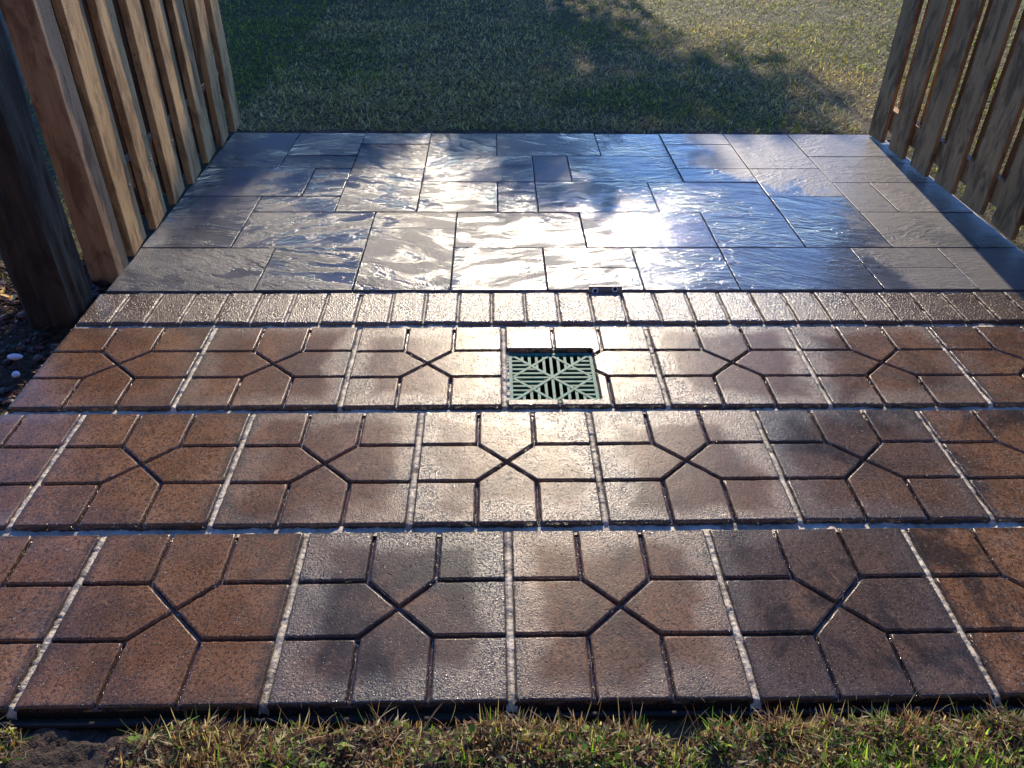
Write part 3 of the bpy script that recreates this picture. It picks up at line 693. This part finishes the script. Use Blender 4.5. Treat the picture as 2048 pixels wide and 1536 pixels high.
# near turf: a cut sod bank with thatch, soil at the left corner
def turf_h(X, Y):
    bare = 1/(1+np.exp((X+.62+.06*vnoise(X, Y, 12, 5, 2))*60)); front = -.026-.018*vnoise(X, X*0, 14, 31, 3)-.045*np.exp(-((X-.27)/.045)**2)
    t = np.clip((front-Y)/.014, 0, 1); t = t*t*(3-2*t)
    top = .008+.052*(vnoise(X, Y, 19, 8, 3)-.5)+.01*vnoise(X, Y, 90, 9, 2)
    soil = -.040+.022*vnoise(X, Y, 38, 6, 3)+.012*vnoise(X, Y, 120, 7, 2)
    return (soil*bare+(top*t+(-.055)*(1-t))*(1-bare))
tag(link('soil', grid_mesh('soil', -1.5, 1.6, -.62, -.0135, .0055, turf_h, SOIL), None), kind='structure')
def near_turf():
    P = []; n = 84000
    x = rng.uniform(-1.05, 1.15, n); y = -.024-rng.random(n)**1.35*.40
    bare = (x < -.60-.05*vnoise(x, y, 12, 5, 2)) & (x > -.80); tuft = vnoise(x, y, 16, 44, 2)
    keep = (~bare) & (rng.random(n) < .28+1.2*np.clip((tuft-.38)*3, 0, 1)) & ~((x < -.6) & (rng.random(n) < .6)); x, y, tuft = x[keep], y[keep], tuft[keep]
    z = turf_h(x, y); ok = z > -.045; x, y, z, tuft = x[ok], y[ok], z[ok], tuft[ok]; n = len(x)
    gp = vnoise(x, y, 9, 61, 3); fr = np.clip((-.06-y)/.10, 0, 1)
    green = np.clip(.22+(gp-.5)*2.2+fr*.35, .08, .85); isg = rng.random(n) < green
    DEAD = [(.24, .12, .065), (.38, .27, .15), (.12, .06, .035), (.55, .46, .28), (.05, .028, .018)]
    col = np.where(isg[:, None], palette(n, [(.17, .30, .03), (.07, .15, .025), (.34, .44, .06), (.04, .09, .02)], [.3, .3, .15, .25]), palette(n, DEAD, [.3, .25, .2, .1, .15]))
    L = rng.uniform(.012, .046, n)*np.where(isg, .8, .8)*(.45+1.2*tuft)
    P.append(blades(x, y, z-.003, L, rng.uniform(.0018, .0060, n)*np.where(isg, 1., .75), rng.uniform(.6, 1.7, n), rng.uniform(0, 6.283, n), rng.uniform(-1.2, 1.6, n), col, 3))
    # matted thatch: short crumpled bits lying in all directions
    k = rng.choice(n, 38000); P.append(blades(x[k]+rng.normal(0, .003, 38000), y[k]+rng.normal(0, .003, 38000), z[k]+rng.uniform(-.002, .016, 38000), rng.uniform(.004, .016, 38000), rng.uniform(.0015, .0050, 38000), rng.uniform(.8, 2.2, 38000), rng.uniform(0, 6.283, 38000), rng.uniform(-1.5, 1.5, 38000), palette(38000, DEAD+[(.20, .26, .05), (.62, .55, .30)], [.2, .18, .2, .08, .14, .12, .08]), 2))
    # long runners and loose stems hanging over the edge
    m_ = 700; x = rng.uniform(-.95, 1.05, m_); y = rng.uniform(-.075, -.034, m_); ok = ~((x < -.60) & (x > -.78)); x, y = x[ok], y[ok]; m_ = len(x)
    c = palette(m_, [(.50, .40, .24), (.32, .17, .09), (.22, .30, .07)], [.4, .35, .25])
    P.append(blades(x, y, np.maximum(turf_h(x, y), -.03), rng.uniform(.025, .070, m_), rng.uniform(.0008, .0016, m_), rng.uniform(.4, 1.4, m_), rng.uniform(0, 6.283, m_), rng.uniform(-1.5, 1.5, m_), c, 4))
    V, F, T = join([(v, f, t) for v, f, t in P])
    # small round clover leaves
    nl = 380; x = rng.uniform(-.95, 1.05, nl); y = rng.uniform(-.22, -.042, nl); ok = ~((x < -.60) & (x > -.8)); x, y = x[ok], y[ok]; nl = len(x)
    z = np.maximum(turf_h(x, y), -.03)+rng.uniform(.006, .020, nl); rad = rng.uniform(.002, .0058, nl); tx = rng.uniform(-.6, .6, (nl, 2)); a = np.linspace(0, 2*np.pi, 7)[:-1]
    dx = np.cos(a)[None]*rad[:, None]; dy = np.sin(a)[None]*rad[:, None]; dz = dx*tx[:, :1]+dy*tx[:, 1:]
    LV = np.stack([x[:, None]+dx, y[:, None]+dy, z[:, None]+dz], 2).reshape(-1, 3); LT = np.repeat(palette(nl, [(.16, .30, .03), (.07, .16, .03), (.35, .42, .05)], [.4, .45, .15]), 6, 0)
    lf = np.arange(nl*6)+len(V); cnt = np.concatenate([np.full(len(F)//4, 4), np.full(nl, 6)])
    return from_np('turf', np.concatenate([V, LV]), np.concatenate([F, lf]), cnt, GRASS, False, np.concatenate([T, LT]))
tag(link('turf', near_turf(), None), 'ragged edge of cut turf with brown thatch and clover at the bottom', 'turf', None, 'stuff')

def clippings():
    n = 420; x = rng.uniform(-1.15, 1.6, n); y = np.where(rng.random(n) < .45, rng.random(n)**3*.5+.01, rng.uniform(.0, 2.95, n)); y = np.where(rng.random(n) < .25, 2.95-rng.random(n)**2*.25, y)
    c = palette(n, [(.30, .22, .12), (.12, .07, .04), (.10, .14, .04), (.06, .04, .03)], [.3, .3, .15, .25])
    V, F, T = blades(x, y, np.full(n, .0016), rng.uniform(.004, .016, n), rng.uniform(.0009, .0022, n), np.full(n, 1.52), rng.uniform(0, 6.283, n), rng.uniform(-.05, .08, n), c)
    return from_np('clippings', V, F, np.full(len(F)//4, 4), GRASS, False, T)
tag(link('clippings', clippings(), None), 'scattered dry grass clippings and crumbs of soil lying on the pavers', 'clippings', None, 'stuff')
# ------------------------------------------------------------------ gravel bed on the left
def gravel():
    ico = bmesh.new(); bmesh.ops.create_icosphere(ico, subdivisions=2, radius=1); bv = np.array([v.co[:] for v in ico.verts]); bf = np.array([[v.index for v in f.verts] for f in ico.faces]); ico.free()
    n = 1500; x = -1.262-rng.random(n)*1.1; y = rng.uniform(.1, 1.75, n)
    keep = ~((x > -1.41) & (y > 1.25) & (y < 1.43)); x, y = x[keep], y[keep]; n = len(x)
    s = rng.uniform(.005, .015, n)*np.where(rng.random(n) < .12, 1.5, 1); sc = np.stack([s*rng.uniform(.9, 1.5, n), s*rng.uniform(.7, 1.1, n), s*rng.uniform(.45, .7, n)], 1)
    a = rng.uniform(0, 6.283, n); ca, sa = np.cos(a), np.sin(a); v = bv[None]*sc[:, None]; v = v*(1+.12*np.sin(bv[None]*3+rng.uniform(0, 6, (n, 1, 3))))
    X = v[..., 0]*ca[:, None]-v[..., 1]*sa[:, None]+x[:, None]; Y = v[..., 0]*sa[:, None]+v[..., 1]*ca[:, None]+y[:, None]; Z = v[..., 2]-.034+rng.uniform(0, .012, n)[:, None]
    V = np.stack([X, Y, Z], 2).reshape(-1, 3); F = (bf[None]+(np.arange(n)*len(bv))[:, None, None]).reshape(-1)
    c = palette(n, [(.075, .028, .018), (.045, .02, .014), (.14, .07, .04), (.30, .27, .25), (.05, .07, .05), (.26, .14, .07)], [.42, .34, .10, .03, .05, .06], .3)
    T = np.repeat(c, len(bv), 0)
    m = N('river_gravel'); col = m.n('ShaderNodeAttribute', attribute_name='tint').outputs['Color']; nn = m.noise(m.coords(), 150, 3, .6)
    m.pbsdf(m.mix(m.ramp(nn, .3, .7, 0, .4), col, (.05, .04, .035)), .55, m.bump(nn, .001, .4), .4)
    return from_np('gravel', V, F, np.full(n*len(bf), 3), m.m, True, T), m.m
def mulch():
    n = 16000; x = -1.258-rng.random(n)*1.1; y = rng.uniform(.1, 1.75, n); keep = ~((x > -1.41) & (y > 1.25) & (y < 1.43)); x, y = x[keep], y[keep]; n = len(x)
    V, F, T = blades(x, y, -.032+rng.random(n)*.014, rng.uniform(.010, .035, n), rng.uniform(.004, .010, n), rng.uniform(1.1, 1.7, n), rng.uniform(0, 6.283, n), rng.uniform(-.5, .5, n), palette(n, [(.10, .035, .02), (.06, .025, .015), (.17, .07, .035), (.035, .018, .012)], [.35, .3, .15, .2]))
    return from_np('mulch', V, F, np.full(len(F)//4, 4), GRASS, False, T)
tag(link('mulch', mulch(), None), 'dark reddish brown bark mulch mixed with the gravel at the left', 'mulch', None, 'stuff')
gm, GRAV = gravel(); tag(link('gravel', gm, None), 'dark reddish river gravel in the shade at the left of the tiles', 'gravel', None, 'stuff')
PEB = mat_simple('pale_pebble', (.62, .64, .70), .45, .5, 60, 0., .25)
for i, (x, y, s, lab) in enumerate(((-1.335, 1.077, (.021, .009, .009), 'large oval pale pebble lying in the gravel left of the tiles'),
                                    (-1.292, .992, (.0095, .010, .009), 'small round white pebble in the gravel, nearer than the oval one'))):
    bm = bmesh.new(); bmesh.ops.create_icosphere(bm, subdivisions=3, radius=1)
    for v in bm.verts: v.co = Vector((v.co.x*s[0], v.co.y*s[1], v.co.z*s[2]))*(1+.08*noise.noise(v.co*2+Vector((i, 0, 0))))
    for f in bm.faces: f.smooth = True
    tag(bm_obj('pebble', bm, PEB, None, (x, y, -.008)), lab, 'pebble', 'pale pebbles in the gravel')
LEAF = mat_leafy('dry_leaf', .5)
for i in range(4):
    bm = bmesh.new(); n = 9; L, Wd = .034, .012; mid = []
    rr = random.Random(i)
    for k in range(n):
        t = k/(n-1); w = Wd*math.sin(math.pi*min(1, t*.96+.02))*(1+.25*rr.uniform(-1, 1)); zz = .010*math.sin(t*3+i)
        mid.append([bm.verts.new((L*(t-.5), -w, zz+.006)), bm.verts.new((L*(t-.5), 0, zz)), bm.verts.new((L*(t-.5), w, zz+.005))])
    for k in range(n-1):
        for j in range(2): bm.faces.new((mid[k][j], mid[k+1][j], mid[k+1][j+1], mid[k][j+1]))
    o = bm_obj('fallen_leaf', bm, LEAF, None, (-1.545+.022*i, 1.43-.022*i+.01*(i % 2), .004+.003*i)); o.rotation_euler = (rr.uniform(-.4, .4), rr.uniform(-.4, .4), rr.uniform(0, 6))
    a = o.data.attributes.new('tint', 'FLOAT_COLOR', 'POINT')
    for q in a.data: q.color = (.62, .42, .30, 1)
    tag(o, 'pale dry leaf, one of a few sunlit beside the thick dark post', 'leaf', 'dry leaves by the dark post')

# ------------------------------------------------------------------ tree beyond the lawn, its crown shades the grass
def limb(bm, p0, p1, ra, rb, seg=8, n=5, wob=.1):
    prev = None; ax = (p1-p0).normalized(); u = ax.orthogonal().normalized(); v = ax.cross(u)
    for k in range(n+1):
        t = k/n; c = p0.lerp(p1, t)+noise.noise_vector(p0*3+Vector((t*2, 0, 0)))*wob*math.sin(math.pi*t); r = ra+(rb-ra)*t
        ring = [bm.verts.new(c+u*r*math.cos(2*math.pi*j/seg)+v*r*math.sin(2*math.pi*j/seg)) for j in range(seg)]
        if prev:
            for j in range(seg): bm.faces.new((prev[j], prev[(j+1) % seg], ring[(j+1) % seg], ring[j]))
        prev = ring
def tree(x, y, blobs, lab, seed, nleaf):
    T = empty('broadleaf_tree', (x, y, 0)); tag(T, lab, 'tree'); r = random.Random(seed)
    bm = bmesh.new(); limb(bm, Vector((0, 0, -.1)), Vector((.1, 0, 2.0)), .17, .11)
    for bx, by, bz, br in blobs: limb(bm, Vector((.08, 0, r.uniform(1.0, 1.9))), Vector((bx, by, bz)), .07, .015, 6, 5, .25)
    bm_obj('trunk', bm, W_DARK, T)
    g = np.random.default_rng(seed); C = np.array(blobs); n = nleaf; w = C[:, 3]**2; w[-4:] *= .45; b = C[g.choice(len(C), n, p=w/w.sum())]
    d_ = g.normal(size=(n, 3)); d_ /= np.linalg.norm(d_, axis=1)[:, None]; p = b[:, :3]+d_*(b[:, 3:]*g.random((n, 1))**.6)*1.10
    cl = np.sin(p[:, 0]*3.1+1)*np.sin(p[:, 1]*2.7)*np.sin(p[:, 2]*3.7+2); p = p[cl > -.32]; n = len(p)
    u = g.normal(size=(n, 3)); u /= np.linalg.norm(u, axis=1)[:, None]; v = np.cross(u, g.normal(size=(n, 3))); v /= np.linalg.norm(v, axis=1)[:, None]; s = g.uniform(.05, .10, (n, 1))
    V = np.stack([p-u*s, p+v*s*.5, p+u*s, p-v*s*.5], 1).reshape(-1, 3); c = np.array([(.05, .10, .025), (.08, .13, .03), (.035, .07, .02)])[g.integers(0, 3, n)]
    me = from_np('crown', V, np.arange(4*n), np.full(n, 4), GRASS, False, np.repeat(c, 4, 0)); o = link('crown', me, None, T)
blobs = []
rr = random.Random(4)
for x in np.arange(-6.6, 1.1, .60):
    for z in np.arange(1.2, 5.3, .68): blobs.append((x+rr.uniform(-.25, .25), rr.uniform(-.6, .6), z+rr.uniform(-.12, .12), rr.uniform(.50, .68)))
blobs = [b for b in blobs if b[0] < -.35+.12*(b[2]-1.2)]
blobs += [(x+rr.uniform(-.1, .1), rr.uniform(-.5, .5), 5.40+rr.uniform(-.08, .08), rr.uniform(.45, .60)) for x in np.arange(-6.4, .3, .5)]
SP = [(.55, 0, 5.2, .75), (1.15, .2, 5.3, .55), (.1, 0, 4.3, .7), (.0, 0, 3.2, .7)]
blobs += SP
tree(1.0, 14.0, blobs, 'broad leafy tree beyond the lawn casting the shade on the grass', 5, 150000)

# ------------------------------------------------------------------ house added unseen behind the photographer to keep sky light off the timber
HS = empty('blocker', (0, -5.5, 0)); tag(HS, 'unseen dark brick house standing behind the photographer', 'blocker')
HB = mat_simple('blocker_brick', (.16, .09, .06), .8, .3, 25); HR = mat_simple('blocker_roofing', (.06, .055, .05), .8, .3, 30); HG = mat_simple('blocker_glass', (.03, .035, .04), .1, .5, 3)
bm = bmesh.new(); add_box(bm, -8, 8, -6, 2.2, -.1, 3.0); bm_obj('blocker_wall', bm, HB, HS)
bm = bmesh.new(); v = [bm.verts.new(p) for p in ((-8.4, 2.7, 2.95), (8.4, 2.7, 2.95), (8.4, -6.5, 2.95), (-8.4, -6.5, 2.95), (-8.4, -1.9, 5.6), (8.4, -1.9, 5.6))]
for f in ((0, 1, 5, 4), (2, 3, 4, 5), (0, 4, 3), (1, 2, 5), (0, 3, 2, 1)): bm.faces.new([v[i] for i in f])
bm_obj('blocker_roof', bm, HR, HS)
for x in (-5, -1.2, 3.4):
    bm = bmesh.new(); add_box(bm, -.65, .65, 2.2, 2.235, .95, 2.15); w_ = bm_obj('blocker_window', bm, PLASTW, HS, (x, 0, 0)); bm = bmesh.new(); add_box(bm, -.58, .58, 2.236, 2.242, 1.02, 2.08); bm_obj('blocker_pane', bm, HG, w_)

scene.render.film_transparent = False
scene.cycles.max_bounces = 6
